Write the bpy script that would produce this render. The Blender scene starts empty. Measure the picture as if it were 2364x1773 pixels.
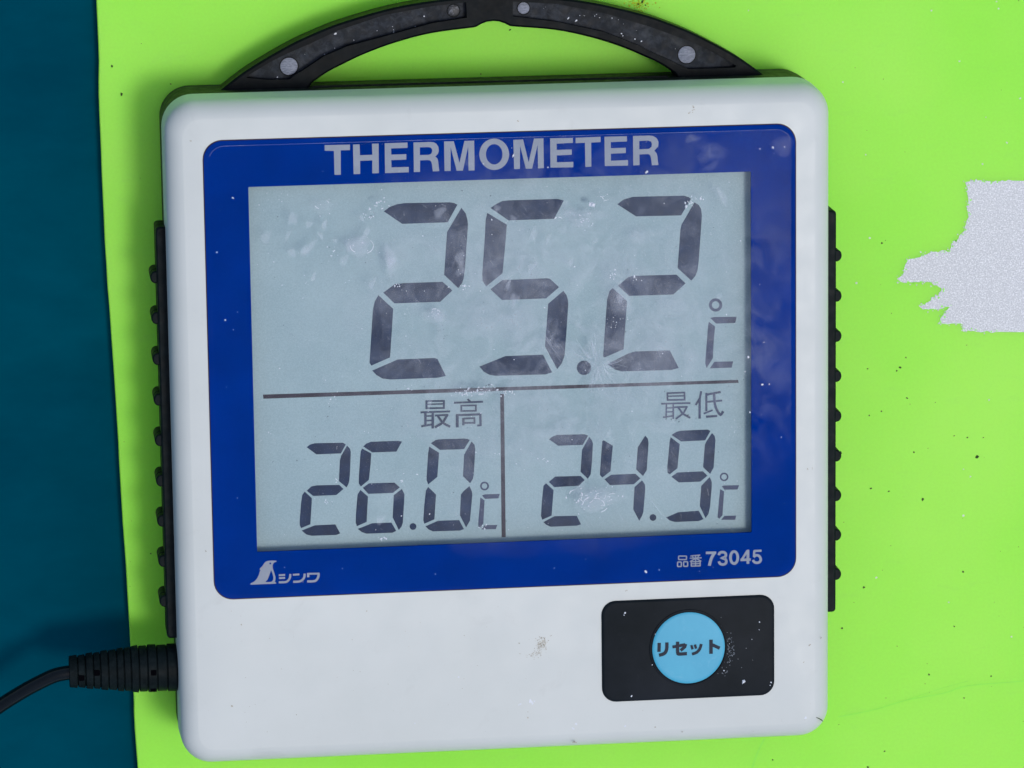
import bpy, math, random
from mathutils import Matrix, Vector
from mathutils.geometry import tessellate_polygon

random.seed(7)
MM = 0.001
scene = bpy.context.scene
COL = scene.collection

# ------------------------------------------------------------------ camera
F_PX, CX, CY = 10500.0, 1182.0, 886.5          # focal length in photo pixels, picture centre
FRONT = 0.033                                   # height of the front face above the board
CAM = Vector((-0.12674726, 0.21653289, 1.09708171 + FRONT))
ROT = Matrix(((0.99282559, -0.01256825, 0.11890914),
              (0.03567788, 0.98029772, -0.19427680),
              (-0.11412464, 0.19712541, 0.97371307)))   # world -> camera
cd = bpy.data.cameras.new('camera')
cd.sensor_width = 36.0
cd.lens = F_PX / 2364.0 * 36.0
cd.clip_start, cd.clip_end = 0.05, 50.0
cam = bpy.data.objects.new('camera', cd)
COL.objects.link(cam)
m4 = ROT.transposed().to_4x4()
m4.translation = CAM
cam.matrix_world = m4
scene.camera = cam

# ------------------------------------------------------------------ light
LDIR = Vector((0.27, -0.115, 1.0)).normalized()          # towards the bright part of the sky
world = bpy.data.worlds.new('World')
scene.world = world
world.use_nodes = True
wn, wl = world.node_tree.nodes, world.node_tree.links
sky = wn.new('ShaderNodeTexSky')
sky.sky_type = 'NISHITA'
sky.sun_disc = False
sky.sun_elevation = math.asin(LDIR.z)
sky.sun_rotation = math.atan2(LDIR.x, LDIR.y)
sky.air_density, sky.dust_density, sky.ozone_density = 1.0, 2.4, 1.0
bg = wn['Background']
bg.inputs['Strength'].default_value = 0.125
wl.new(sky.outputs['Color'], bg.inputs['Color'])
sd = bpy.data.lights.new('sun', 'SUN')
sd.energy = 0.95
sd.angle = math.radians(12)
sd.color = (1.0, 0.98, 0.95)
sun = bpy.data.objects.new('sun', sd)
COL.objects.link(sun)
sun.rotation_euler = LDIR.to_track_quat('Z', 'Y').to_euler()
sun.location = (0, 0, 2)
vs = scene.view_settings
vs.view_transform = 'Standard'
vs.look = 'None'
vs.exposure = 0.17
vs.gamma = 1.0
vs.use_curve_mapping = False
scene.cycles.transparent_max_bounces = 48

# ------------------------------------------------------------------ pixel -> place
RT = ROT.transposed()


def P(x, y, z):
    """photo pixel -> point on the horizontal plane at height z (metres)"""
    d = RT @ Vector(((x - CX) / F_PX, -(y - CY) / F_PX, -1.0))
    t = (z - CAM.z) / d.z
    p = CAM + d * t
    return (p.x, p.y)


def PX(org, s, pts, z):
    return [P(org[0] + a / s, org[1] + b / s, z) for a, b in pts]


# ------------------------------------------------------------------ materials
class NT:
    def __init__(self, name):
        self.m = bpy.data.materials.new(name)
        self.m.use_nodes = True
        self.t = self.m.node_tree
        self.n, self.l = self.t.nodes, self.t.links
        self.b = self.n['Principled BSDF']
        self.out = self.n['Material Output']
        self.tc = self.n.new('ShaderNodeTexCoord')

    def noise(self, scale, detail=4, rough=0.55, dist=0.0, stretch=None, off=None):
        x = self.n.new('ShaderNodeTexNoise')
        x.inputs['Scale'].default_value = scale
        x.inputs['Detail'].default_value = detail
        x.inputs['Roughness'].default_value = rough
        x.inputs['Distortion'].default_value = dist
        src = self.tc.outputs['Object']
        if stretch or off:
            mp = self.n.new('ShaderNodeMapping')
            if stretch:
                mp.inputs['Scale'].default_value = stretch
            if off:
                mp.inputs['Location'].default_value = off
            self.l.new(src, mp.inputs['Vector'])
            src = mp.outputs['Vector']
        self.l.new(src, x.inputs['Vector'])
        return x.outputs['Fac']

    def ramp(self, fac, stops):
        r = self.n.new('ShaderNodeValToRGB')
        el = r.color_ramp.elements
        while len(el) > 1:
            el.remove(el[-1])
        for i, (p, c) in enumerate(stops):
            e = el[0] if i == 0 else el.new(p)
            e.position = p
            e.color = (c[0], c[1], c[2], 1) if not isinstance(c, (int, float)) else (c, c, c, 1)
        self.l.new(fac, r.inputs['Fac'])
        return r.outputs['Color']

    def mix(self, fac, a, b, mode='MIX'):
        x = self.n.new('ShaderNodeMix')
        x.data_type = 'RGBA'
        x.blend_type = mode
        ins = [i for i in x.inputs if i.type == 'RGBA']
        for sock, v in ((x.inputs[0], fac), (ins[0], a), (ins[1], b)):
            if hasattr(v, 'node'):
                self.l.new(v, sock)
            elif isinstance(v, (int, float)):
                sock.default_value = v
            else:
                sock.default_value = (v[0], v[1], v[2], 1)
        return [o for o in x.outputs if o.type == 'RGBA'][0]

    def math(self, op, a, b=0.0, clamp=False):
        x = self.n.new('ShaderNodeMath')
        x.operation = op
        x.use_clamp = clamp
        for i, v in enumerate((a, b)):
            if hasattr(v, 'node'):
                self.l.new(v, x.inputs[i])
            else:
                x.inputs[i].default_value = v
        return x.outputs[0]

    def set(self, key, v):
        if hasattr(v, 'node'):
            self.l.new(v, self.b.inputs[key])
        elif isinstance(v, (int, float)):
            self.b.inputs[key].default_value = v
        else:
            self.b.inputs[key].default_value = (v[0], v[1], v[2], 1)

    def bump(self, h, strength, dist=0.0002):
        x = self.n.new('ShaderNodeBump')
        x.inputs['Strength'].default_value = strength
        x.inputs['Distance'].default_value = dist
        self.l.new(h, x.inputs['Height'])
        self.l.new(x.outputs['Normal'], self.b.inputs['Normal'])


def simple(name, col, rough=0.5, var=0.12, scale=300, spec=0.5, bump=0.0, bscale=1500, metal=0.0):
    t = NT(name)
    n = t.noise(scale, 5)
    lo = tuple(c * (1 - var) for c in col)
    hi = tuple(min(1, c * (1 + var)) for c in col)
    t.set('Base Color', t.ramp(n, [(0.3, lo), (0.7, hi)]))
    t.set('Roughness', rough)
    t.set('Specular IOR Level', spec)
    t.set('Metallic', metal)
    if bump:
        t.bump(t.noise(bscale, 4), bump)
    return t.m


# white plastic, faintly soiled
t = NT('white_plastic')
c = t.ramp(t.noise(38, 5, 0.6), [(0.25, (0.60, 0.63, 0.59)), (0.70, (0.645, 0.675, 0.638))])
soil = t.ramp(t.noise(90, 6, 0.65, 0.6, off=(3, 1, 0)), [(0.60, 0.0), (0.80, 1.0)])
c = t.mix(t.math('MULTIPLY', soil, 0.24), c, (0.42, 0.43, 0.39))
fine = t.ramp(t.noise(900, 3, 0.7), [(0.66, 0.0), (0.78, 1.0)])
c = t.mix(t.math('MULTIPLY', fine, 0.12), c, (0.35, 0.34, 0.33))
t.set('Base Color', c)
t.set('Roughness', t.ramp(t.noise(120, 4), [(0.3, 0.38), (0.7, 0.55)]))
t.bump(t.noise(2600, 3, 0.6), 0.10, 0.0001)
M_WHITE = t.m

# black plastic of back shell, handle and grips, dusty
def black_plastic(name, base, dust, amount, bump=0.22, spec=0.14, rough=(0.42, 0.62)):
    t = NT(name)
    c = t.ramp(t.noise(250, 5), [(0.3, tuple(x * 0.7 for x in base)), (0.7, tuple(x * 1.3 for x in base))])
    d = t.ramp(t.noise(420, 6, 0.7, 0.4), [(0.45, 0.0), (0.75, 1.0)])
    t.set('Base Color', t.mix(t.math('MULTIPLY', d, amount), c, dust))
    t.set('Roughness', t.ramp(t.noise(500, 4), [(0.3, rough[0]), (0.7, rough[1])]))
    t.set('Specular IOR Level', spec)
    t.bump(t.noise(3000, 4, 0.65), bump, 0.0001)
    return t.m


M_BLACK = black_plastic('black_plastic', (0.0035, 0.0055, 0.007), (0.05, 0.06, 0.07), 0.08, 0.06, 0.05, (0.34, 0.46))
M_SHELL = black_plastic('dusty_black_shell', (0.010, 0.013, 0.012), (0.08, 0.09, 0.07), 0.35)
M_POCKET = black_plastic('dusty_pocket', (0.012, 0.016, 0.022), (0.085, 0.10, 0.125), 0.5, 0.15, 0.12)
M_RUBBER = black_plastic('black_rubber', (0.004, 0.008, 0.009), (0.04, 0.055, 0.06), 0.18, 0.15, 0.08)

# grey worn pin ends
t = NT('worn_grey_pin')
sc_ = t.ramp(t.noise(900, 4, 0.7, 0.2, stretch=(1, 5, 1)), [(0.40, (0.16, 0.18, 0.23)), (0.62, (0.31, 0.34, 0.42))])
t.set('Base Color', sc_)
t.set('Roughness', 0.6)
M_PIN = t.m
t = NT('scratched_dark_pin')
sc_ = t.ramp(t.noise(700, 5, 0.7, 1.0), [(0.50, (0.02, 0.024, 0.03)), (0.68, (0.25, 0.27, 0.31))])
t.set('Base Color', sc_)
t.set('Roughness', 0.5)
M_PIN_DARK = t.m

# blue printed mask, prints
M_BLUE = simple('blue_print', (0.0, 0.030, 0.235), 0.9, 0.12, 60, 0.0)
M_PRINT = simple('silver_print', (0.31, 0.335, 0.39), 0.6, 0.06, 250, 0.3)
M_SEAL = simple('brown_seal', (0.05, 0.03, 0.03), 0.8, 0.4, 500, 0.2)

# liquid crystal glass
t = NT('lcd_glass')
c = t.ramp(t.noise(45, 4), [(0.3, (0.305, 0.42, 0.445)), (0.7, (0.355, 0.47, 0.49))])
g = t.ramp(t.noise(2500, 2), [(0.35, 0.93), (0.65, 1.05)])
t.set('Base Color', t.mix(1.0, c, g, 'MULTIPLY'))
t.set('Roughness', 0.45)
t.set('Specular IOR Level', 0.25)
M_LCD = t.m


def lcd_ink(name, col):
    t = NT(name)
    c = t.ramp(t.noise(220, 5, 0.65), [(0.3, tuple(x * 0.75 for x in col)), (0.7, tuple(x * 1.35 for x in col))])
    t.set('Base Color', c)
    t.set('Roughness', 0.5)
    t.set('Specular IOR Level', 0.25)
    return t.m


M_INK = lcd_ink('lcd_segment', (0.009, 0.026, 0.070))
M_INK_LIGHT = lcd_ink('lcd_segment_pale', (0.055, 0.07, 0.125))
M_INK_LINE = lcd_ink('lcd_line', (0.040, 0.034, 0.052))

# clear pane with dried-water haze and smudges
def pane_mat(name, hmin, hmax, gloss, spread_min=1.0, tint=(0.96, 0.975, 0.98, 1)):
    t = NT(name)
    t.n.remove(t.b)
    tr = t.n.new('ShaderNodeBsdfTransparent')
    tr.inputs['Color'].default_value = tint
    df = t.n.new('ShaderNodeBsdfDiffuse')
    df.inputs['Color'].default_value = (0.72, 0.76, 0.82, 1)
    gl = t.n.new('ShaderNodeBsdfGlossy')
    gl.inputs['Roughness'].default_value = 0.04
    big = t.ramp(t.noise(34, 3, 0.5, 0.3, off=(0.02, 0.013, 0)), [(0.34, 0.0), (0.66, 1.0)])
    mid = t.ramp(t.noise(150, 5, 0.6, 0.8), [(0.42, 0.0), (0.70, 1.0)])
    streak = t.ramp(t.noise(120, 4, 0.6, 0.5, stretch=(2.2, 1.0, 1), off=(0.3, 0.1, 0)), [(0.52, 0.0), (0.72, 1.0)])
    grain = t.ramp(t.noise(1700, 3, 0.65), [(0.55, 0.0), (0.75, 1.0)])
    f = t.math('MULTIPLY', big, 0.32)
    f = t.math('ADD', f, t.math('MULTIPLY', mid, 0.34))
    f = t.math('ADD', f, t.math('MULTIPLY', streak, 0.14))
    f = t.math('ADD', f, t.math('MULTIPLY', grain, t.math('ADD', t.math('MULTIPLY', mid, 0.35), 0.03)))
    mp = t.n.new('ShaderNodeMapping')
    mp.inputs['Location'].default_value = (-0.016, -0.008, 0)
    mp.inputs['Scale'].default_value = (1.0, 1.25, 0)
    t.l.new(t.tc.outputs['Object'], mp.inputs['Vector'])
    ln = t.n.new('ShaderNodeVectorMath')
    ln.operation = 'LENGTH'
    t.l.new(mp.outputs['Vector'], ln.inputs[0])
    dist = t.math('ADD', ln.outputs['Value'], t.math('MULTIPLY', t.noise(30, 4), 0.03))
    spread = t.ramp(t.math('MULTIPLY', dist, 8.0), [(0.25, 1.0), (0.70, spread_min)])
    f = t.math('MULTIPLY', f, spread)
    f = t.math('ADD', t.math('MULTIPLY', f, hmax - hmin), hmin, True)
    m1 = t.n.new('ShaderNodeMixShader')
    t.l.new(f, m1.inputs[0])
    t.l.new(tr.outputs[0], m1.inputs[1])
    t.l.new(df.outputs[0], m1.inputs[2])
    fr = t.n.new('ShaderNodeFresnel')
    fr.inputs['IOR'].default_value = 1.42
    m2 = t.n.new('ShaderNodeMixShader')
    t.l.new(t.math('MULTIPLY', fr.outputs[0], gloss), m2.inputs[0])
    t.l.new(m1.outputs[0], m2.inputs[1])
    t.l.new(gl.outputs[0], m2.inputs[2])
    t.l.new(m2.outputs[0], t.out.inputs['Surface'])
    return t.m


M_PANE = pane_mat('hazy_clear_pane', 0.0, 0.55, 0.025, 0.004)
M_PANE_EDGE = pane_mat('clear_pane_edge', 0.0, 0.01, 0.05)
M_PANE_GLINT = pane_mat('painted_edge_highlight', 0.04, 0.40, 0.1)  # pale diffuse colour painting the highlight line on the bevel crease
M_MARK = pane_mat('dried_water_mark', 0.004, 0.05, 0.0, 1.0, (1, 1, 1, 1))
M_MARK_LCD = pane_mat('dried_droplet', 0.02, 0.15, 0.0, 1.0, (1, 1, 1, 1))
M_SMEAR = pane_mat('dried_smear', 0.10, 0.55, 0.0, 1.0, (1, 1, 1, 1))
t = NT('clear_underside')
t.n.remove(t.b)
tr = t.n.new('ShaderNodeBsdfTransparent')
t.l.new(tr.outputs[0], t.out.inputs['Surface'])
M_UNDER = t.m

M_SALT = simple('white_salt', (0.66, 0.70, 0.76), 0.35, 0.05, 900, 0.6)
M_SALT_DARK = simple('grey_grit', (0.10, 0.12, 0.14), 0.6, 0.3, 900, 0.4)
t = NT('black_button_rubber')
c = t.ramp(t.noise(45, 5, 0.6), [(0.3, (0.003, 0.0065, 0.009)), (0.7, (0.012, 0.016, 0.022))])
d = t.ramp(t.noise(500, 5, 0.7), [(0.62, 0.0), (0.8, 1.0)])
t.set('Base Color', t.mix(t.math('MULTIPLY', d, 0.12), c, (0.06, 0.07, 0.08)))
t.set('Roughness', 0.55)
t.set('Specular IOR Level', 0.12)
M_PAD = t.m
t = NT('sky_blue_button')
c = t.ramp(t.noise(110, 5, 0.6), [(0.3, (0.045, 0.37, 0.55)), (0.7, (0.065, 0.43, 0.61))])
w = t.ramp(t.noise(300, 5, 0.7, 0.5), [(0.58, 0.0), (0.8, 1.0)])
t.set('Base Color', t.mix(t.math('MULTIPLY', w, 0.25), c, (0.30, 0.58, 0.72)))
t.set('Roughness', 0.5)
M_DISC = t.m
M_NAVY = simple('navy_ink', (0.010, 0.016, 0.032), 0.6, 0.2, 400, 0.3)

# fluorescent yellow-green board
t = NT('fluorescent_green')
c = t.ramp(t.noise(11, 4, 0.5), [(0.3, (0.295, 0.95, 0.035)), (0.7, (0.39, 0.998, 0.075))])
c2 = t.ramp(t.noise(70, 6, 0.65, 0.4, stretch=(1, 2.5, 1)), [(0.60, 0.0), (0.85, 1.0)])
c = t.mix(t.math('MULTIPLY', c2, 0.30), c, (0.30, 0.76, 0.10))
gr = t.ramp(t.noise(1400, 3, 0.6), [(0.35, 0.985), (0.65, 1.015)])
c = t.mix(1.0, c, gr, 'MULTIPLY')
t.set('Base Color', c)
t.set('Roughness', 0.5)
t.set('Specular IOR Level', 0.3)
t.bump(t.noise(1200, 4, 0.6), 0.03, 0.0001)
t.set('Subsurface Weight', 0.4)
t.b.inputs['Subsurface Radius'].default_value = (1.0, 0.8, 0.12)
t.b.inputs['Subsurface Scale'].default_value = 0.010
M_GREEN = t.m
M_CREASE = simple('faint_crease', (0.315, 0.945, 0.082), 0.6, 0.06, 300, 0.2)
M_MOSS = simple('yellow_stain', (0.42, 0.58, 0.03), 0.8, 0.3, 700, 0.1)

# silver reflective layer with sparkle
t = NT('silver_sparkle')
sp = t.ramp(t.noise(2600, 3, 0.65), [(0.40, (0.52, 0.54, 0.55)), (0.55, (0.64, 0.66, 0.67)), (0.68, (0.92, 0.93, 0.94))])
t.set('Base Color', sp)
t.set('Roughness', 0.45)
t.set('Metallic', 0.0)
t.bump(t.noise(2600, 2), 0.4, 0.0002)
M_SILVER = t.m

# dark teal ground
t = NT('dark_teal')
c = t.ramp(t.noise(9, 5, 0.6, 0.3, stretch=(1, 2.2, 1)), [(0.3, (0.0, 0.050, 0.082)), (0.7, (0.0, 0.072, 0.108))])
c2 = t.ramp(t.noise(55, 5, 0.6, stretch=(0.8, 1.6, 1)), [(0.35, 0.93), (0.7, 1.07)])
t.set('Base Color', t.mix(1.0, c, c2, 'MULTIPLY'))
t.set('Roughness', 0.8)
t.set('Specular IOR Level', 0.0)
t.bump(t.noise(160, 5, 0.6), 0.10, 0.0004)
M_TEAL = t.m

M_DIRT = simple('dark_grit', (0.035, 0.075, 0.018), 0.9, 0.4, 900, 0.1)
M_BROWN = simple('brown_soil', (0.42, 0.38, 0.30), 0.9, 0.4, 1500, 0.1)
M_SPECK = simple('pale_speck', (0.72, 0.86, 0.66), 0.8, 0.1, 900, 0.1)
M_CABLE = simple('cable_sheath', (0.003, 0.005, 0.006), 0.16, 0.25, 300, 0.28, 0.05, 1500)


# ------------------------------------------------------------------ mesh helpers
def mesh_obj(name, verts, faces, mat, parent=None, smooth=None, mats=None, fmat=None):
    me = bpy.data.meshes.new(name)
    me.from_pydata(verts, [], faces)
    for m in (mats or [mat]):
        me.materials.append(m)
    if fmat:
        for p, k in zip(me.polygons, fmat):
            p.material_index = k
    me.validate()
    if smooth is not None:
        me.polygons.foreach_set('use_smooth', [True] * len(me.polygons))
        me.set_sharp_from_angle(angle=math.radians(smooth))
    me.update()
    o = bpy.data.objects.new(name, me)
    COL.objects.link(o)
    if parent:
        o.parent = parent
    return o


def area(p):
    return 0.5 * sum(p[i][0] * p[(i + 1) % len(p)][1] - p[(i + 1) % len(p)][0] * p[i][1] for i in range(len(p)))


def ccw(p):
    return list(p) if area(p) > 0 else list(reversed(p))


class MB:
    def __init__(self):
        self.v, self.f = [], []

    def prism(self, outer, z0, z1, holes=(), bottom=False):
        """extruded outline with optional holes, cap on top"""
        outer = ccw(outer)
        holes = [list(reversed(ccw(h))) for h in holes]
        loops = [outer] + holes
        tris = tessellate_polygon([[Vector((x, y, 0)) for x, y in lp] for lp in loops])
        base = len(self.v)
        flat = [p for lp in loops for p in lp]
        n = len(flat)
        self.v += [(x, y, z1) for x, y in flat] + [(x, y, z0) for x, y in flat]
        for a, b, c in tris:
            pa, pb, pc = flat[a], flat[b], flat[c]
            if (pb[0] - pa[0]) * (pc[1] - pa[1]) - (pb[1] - pa[1]) * (pc[0] - pa[0]) < 0:
                a, c = c, a
            self.f.append((base + a, base + b, base + c))
            if bottom:
                self.f.append((base + n + c, base + n + b, base + n + a))
        k = 0
        for lp in loops:
            m = len(lp)
            for i in range(m):
                j = (i + 1) % m
                self.f.append((base + k + i, base + n + k + i, base + n + k + j, base + k + j))
            k += m

    def loft(self, rings, cap_top=True, cap_bottom=True):
        base = len(self.v)
        n = len(rings[0][0])
        for pts, z in rings:
            self.v += [(x, y, z) for x, y in pts]
        for r in range(len(rings) - 1):
            for i in range(n):
                j = (i + 1) % n
                a = base + r * n
                self.f.append((a + i, a + j, a + n + j, a + n + i))
        if cap_bottom:
            self.f.append(tuple(base + i for i in reversed(range(n))))
        if cap_top:
            self.f.append(tuple(base + (len(rings) - 1) * n + i for i in range(n)))

    def build(self, name, mat, parent=None, smooth=None, **k):
        return mesh_obj(name, self.v, self.f, mat, parent, smooth, **k)


def rrect(x0, x1, y0, y1, r, n=8):
    r = max(r, 1e-5)
    out = []
    for cx, cy, a0 in ((x1 - r, y1 - r, 0), (x0 + r, y1 - r, 90), (x0 + r, y0 + r, 180), (x1 - r, y0 + r, 270)):
        for i in range(n + 1):
            a = math.radians(a0 + 90 * i / n)
            out.append((cx + r * math.cos(a), cy + r * math.sin(a)))
    return out


def circle(cx, cy, r, n=32, ry=None):
    return [(cx + r * math.cos(2 * math.pi * i / n), cy + (ry or r) * math.sin(2 * math.pi * i / n)) for i in range(n)]


def catmull(pts, k=6):
    out = []
    for i in range(len(pts) - 1):
        p0, p1, p2, p3 = pts[max(i - 1, 0)], pts[i], pts[i + 1], pts[min(i + 2, len(pts) - 1)]
        for j in range(k):
            u = j / k
            out.append(tuple(0.5 * ((2 * p1[d]) + (-p0[d] + p2[d]) * u + (2 * p0[d] - 5 * p1[d] + 4 * p2[d] - p3[d]) * u * u
                                    + (-p0[d] + 3 * p1[d] - 3 * p2[d] + p3[d]) * u ** 3) for d in range(len(p1))))
    out.append(tuple(pts[-1]))
    return out


def offset(poly, d):
    """move a counter-clockwise outline inwards by d"""
    n = len(poly)
    out = []
    for i in range(n):
        a, b, c = Vector(poly[i - 1]), Vector(poly[i]), Vector(poly[(i + 1) % n])
        e1, e2 = (b - a).normalized(), (c - b).normalized()
        n1, n2 = Vector((-e1.y, e1.x)), Vector((-e2.y, e2.x))
        m = n1 + n2
        if m.length < 1e-6:
            m = n1
        m.normalize()
        k = d / max(0.45, m.dot(n1))
        out.append((b.x + m.x * k, b.y + m.y * k))
    return out


def ribbon(pts, w):
    """stroke of width w along a polyline as one outline, mitred at the bends"""
    n = len(pts)
    L, R = [], []
    for i in range(n):
        b = Vector(pts[i])
        e1 = (b - Vector(pts[i - 1])).normalized() if i > 0 else None
        e2 = (Vector(pts[i + 1]) - b).normalized() if i < n - 1 else None
        e1, e2 = e1 or e2, e2 or e1
        n1, n2 = Vector((-e1.y, e1.x)), Vector((-e2.y, e2.x))
        m = (n1 + n2).normalized()
        k = 0.5 * w / max(0.5, m.dot(n1))
        L.append((b.x + m.x * k, b.y + m.y * k))
        R.append((b.x - m.x * k, b.y - m.y * k))
    return L + R[::-1]


def strokes(mb, org, s, items, z, th=0.00006):
    """items: (points in zoom pixels, width in zoom pixels)"""
    wpp = 0.146 / 1354.0 / s
    for i, (pts, w) in enumerate(items):
        q = PX(org, s, pts, z)
        if len(q) > 2:
            q = catmull(q, 3) if len(q) > 3 else q
        mb.prism(ribbon(q, w * wpp), z - th, z + th + i * 0.000008)


def empty(name, loc=(0, 0, 0)):
    o = bpy.data.objects.new(name, None)
    o.empty_display_size = 0.02
    o.location = loc
    COL.objects.link(o)
    return o


def tag(o, label, cat=None, group=None, kind=None):
    o['label'] = label
    if cat:
        o['category'] = cat
    if group:
        o['group'] = group
    if kind:
        o['kind'] = kind
    return o


def blob(cx, cy, r, n=7, j=0.45, sx=1.0, rot=0.0):
    out = []
    for i in range(n):
        a = 2 * math.pi * i / n
        q = r * (1 + random.uniform(-j, j))
        x, y = q * math.cos(a) * sx, q * math.sin(a)
        out.append((cx + x * math.cos(rot) - y * math.sin(rot), cy + x * math.sin(rot) + y * math.cos(rot)))
    return out


PXM = 0.146 / 1354.0            # metres per photo pixel on the device

# ------------------------------------------------------------------ ground and board
GROUND_Z = -0.0037
g = mesh_obj('ground', [(-0.7, -0.7, GROUND_Z), (0.7, -0.7, GROUND_Z), (0.7, 0.7, GROUND_Z), (-0.7, 0.7, GROUND_Z)],
             [(0, 1, 2, 3)], M_TEAL)
g['kind'] = 'structure'
g['label'] = 'dark teal ground beside the green board'

edge_px = [(223, 0), (228.6, 217), (237, 434), (245.5, 610), (265.8, 894), (282, 1180), (289.5, 1281), (300, 1462), (309, 1607), (318, 1773)]
edge = [P(a, b, 0) for a, b in edge_px]
top_, bot_ = edge[0], edge[-1]
edge = [(top_[0] - 0.003, top_[1] + 0.11)] + edge + [(bot_[0] + 0.005, bot_[1] - 0.11)]
edge = catmull(edge, 5)
edge = [(x + random.uniform(-1, 1) * 0.00004, y) for x, y in edge]
right = [(0.24, edge[-1][1]), (0.24, edge[0][1])]
outline = ccw(edge + right)
mb = MB()
mb.loft([(outline, -0.0035), (outline, -0.0002), (offset(outline, 0.0002), 0.0)])
board = mb.build('board', M_GREEN)
tag(board, 'fluorescent yellow-green board lying under the thermometer, with a bare silver patch', 'board')

patch_px = [(2420, 418), (2330, 417), (2250, 418), (2231, 421), (2233, 456), (2237, 503), (2226, 535), (2200, 560), (2191, 580), (2157, 580), (2117, 593),
            (2099, 598), (2085, 627), (2072, 645), (2081, 652), (2112, 650), (2143, 649), (2175, 667), (2164, 681), (2123, 708), (2132, 714), (2193, 710),
            (2175, 728), (2166, 748), (2222, 746), (2220, 764), (2300, 766), (2420, 767)]
pp = []
for i in range(len(patch_px)):
    a, b = patch_px[i], patch_px[(i + 1) % len(patch_px)]
    k = max(1, int(math.hypot(b[0] - a[0], b[1] - a[1]) / 7))
    for j in range(k):
        u = j / k
        amp = 2.6 if max(a[0], b[0]) < 2400 else 0
        pp.append(P(a[0] + (b[0] - a[0]) * u + random.uniform(-amp, amp), a[1] + (b[1] - a[1]) * u + random.uniform(-amp, amp), 0))
mb = MB()
mb.prism(pp, -0.0001, 0.00006)
o = mb.build('bare_patch', M_SILVER, board)
o['label'] = 'jagged silver sparkling patch where the green layer is gone'

mb, mb2 = MB(), MB()
for i, (x, y) in enumerate(pp):
    for q in range(2):
        if x > 0.132:
            continue
        c = (x + random.gauss(0, 0.0004), y + random.gauss(0, 0.0004))
        (mb if random.random() < 0.5 else mb2).prism(blob(c[0], c[1], random.uniform(0.00008, 0.00026), 6), -0.00005, 0.00008 + (i % 50) * 4e-7)
mb.build('torn_fringe', M_SILVER, board)['kind'] = 'stuff'
mb2.build('green_flakes', M_CREASE, board)['kind'] = 'stuff'

dark = [(258, 153, 3.2), (281, 217, 4.2), (394, 194, 2), (2203, 1006, 2), (2255, 1054, 4.5), (2110, 1044, 2.5), (2094, 919, 2.2), (2091, 825, 2.2), (2003, 851, 2.2),
        (2035, 949, 2.4), (2130, 1152, 3.6), (2010, 1128, 2.8), (2052, 1134, 2.2), (2007, 959, 2), (1941, 1045, 3), (2036, 561, 3), (1994, 1356, 3),
        (1944, 1450, 3.2), (2223, 1320, 2.6), (2203, 1446, 2.4), (2145, 1557, 2.8), (2288, 1561, 2.6), (2003, 1771, 3), (1784, 1754, 2.4), (2225, 1611, 2),
        (2042, 1734, 2.4), (2078, 848, 3.4), (2070, 856, 2.2), (2233, 1010, 2.2), (2270, 1010, 2), (1178, 69, 2.4), (1110, 171, 2), (348, 1278, 2.4), (1483, 3, 4), (1490, 12, 2.4), (1473, 9, 2.2)]
mb = MB()
for x, y, r in dark:
    c = P(x, y, 0)
    mb.prism(blob(c[0], c[1], r * 0.72 * PXM, 7, 0.45, random.uniform(1, 1.6), random.uniform(0, 3)), -0.00005, 0.00012)
for i in range(45):
    x, y = random.uniform(1930, 2364), random.uniform(0, 1773)
    if random.random() < 0.15:
        x, y = random.uniform(240, 340), random.uniform(0, 1400)
    if 2060 < x and 400 < y < 780:
        continue
    c = P(x, y, 0)
    mb.prism(blob(c[0], c[1], random.uniform(0.5, 1.1) * PXM, 5, 0.4), -0.00005, 0.00010)
mb.build('dirt_specks', M_DIRT, board)['kind'] = 'stuff'
light = [(1728, 24), (1946, 190), (2215, 141), (2355, 227), (2276, 271), (1999, 357), (2268, 379), (2324, 329), (2008, 549), (1977, 653), (2283, 923),
         (2224, 1083), (2224, 1190), (2023, 1333), (2300, 4), (2305, 20), (2150, 24), (2240, 1100), (2190, 1390), (2335, 1470)]
mb = MB()
for x, y in light:
    c = P(x, y, 0)
    mb.prism(blob(c[0], c[1], random.uniform(1.4, 2.6) * PXM, 6), -0.00005, 0.00012)
mb.build('pale_specks', M_SPECK, board)['kind'] = 'stuff'
mb = MB()
for line, w in (([(1935, 1655), (2020, 1638), (2090, 1617), (2180, 1600), (2235, 1583), (2364, 1572), (2450, 1560)], 2.6),
                ([(1736, 1773), (1750, 1735), (1765, 1705)], 5), ([(2095, 1615), (2170, 1590), (2235, 1572)], 1.2)):
    q = catmull([P(a, b, 0) for a, b in line], 4)
    mb.prism(ribbon(q, w * PXM), -0.00005, 0.00002)
mb.build('crease', M_CREASE, board)
mb = MB()
for i in range(120):
    a, rr = random.uniform(0, 6.28), random.gauss(0, 1)
    c = P(1475 + 22 * rr * math.cos(a), 8 + 14 * abs(random.gauss(0, 1)) * math.sin(a), 0)
    mb.prism(blob(c[0], c[1], random.uniform(0.8, 2.4) * PXM, 6), -0.00005, 0.00004 + i * 2e-7)
mb.build('yellow_stain', M_MOSS, board)['kind'] = 'stuff'

# ------------------------------------------------------------------ thermometer
BX0, BX1, BY0, BY1, BR = -0.0825, 0.0825, -0.1006, 0.0672, 0.0078
ZS = 0.019                                       # seam between black and white shell
root = empty('thermometer')
tag(root, 'white digital thermometer with blue window frame, black carrying handle and grips', 'thermometer')


def body(inset, n=10):
    return rrect(BX0 + inset, BX1 - inset, BY0 + inset, BY1 - inset, BR - inset * 0.75, n)


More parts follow.
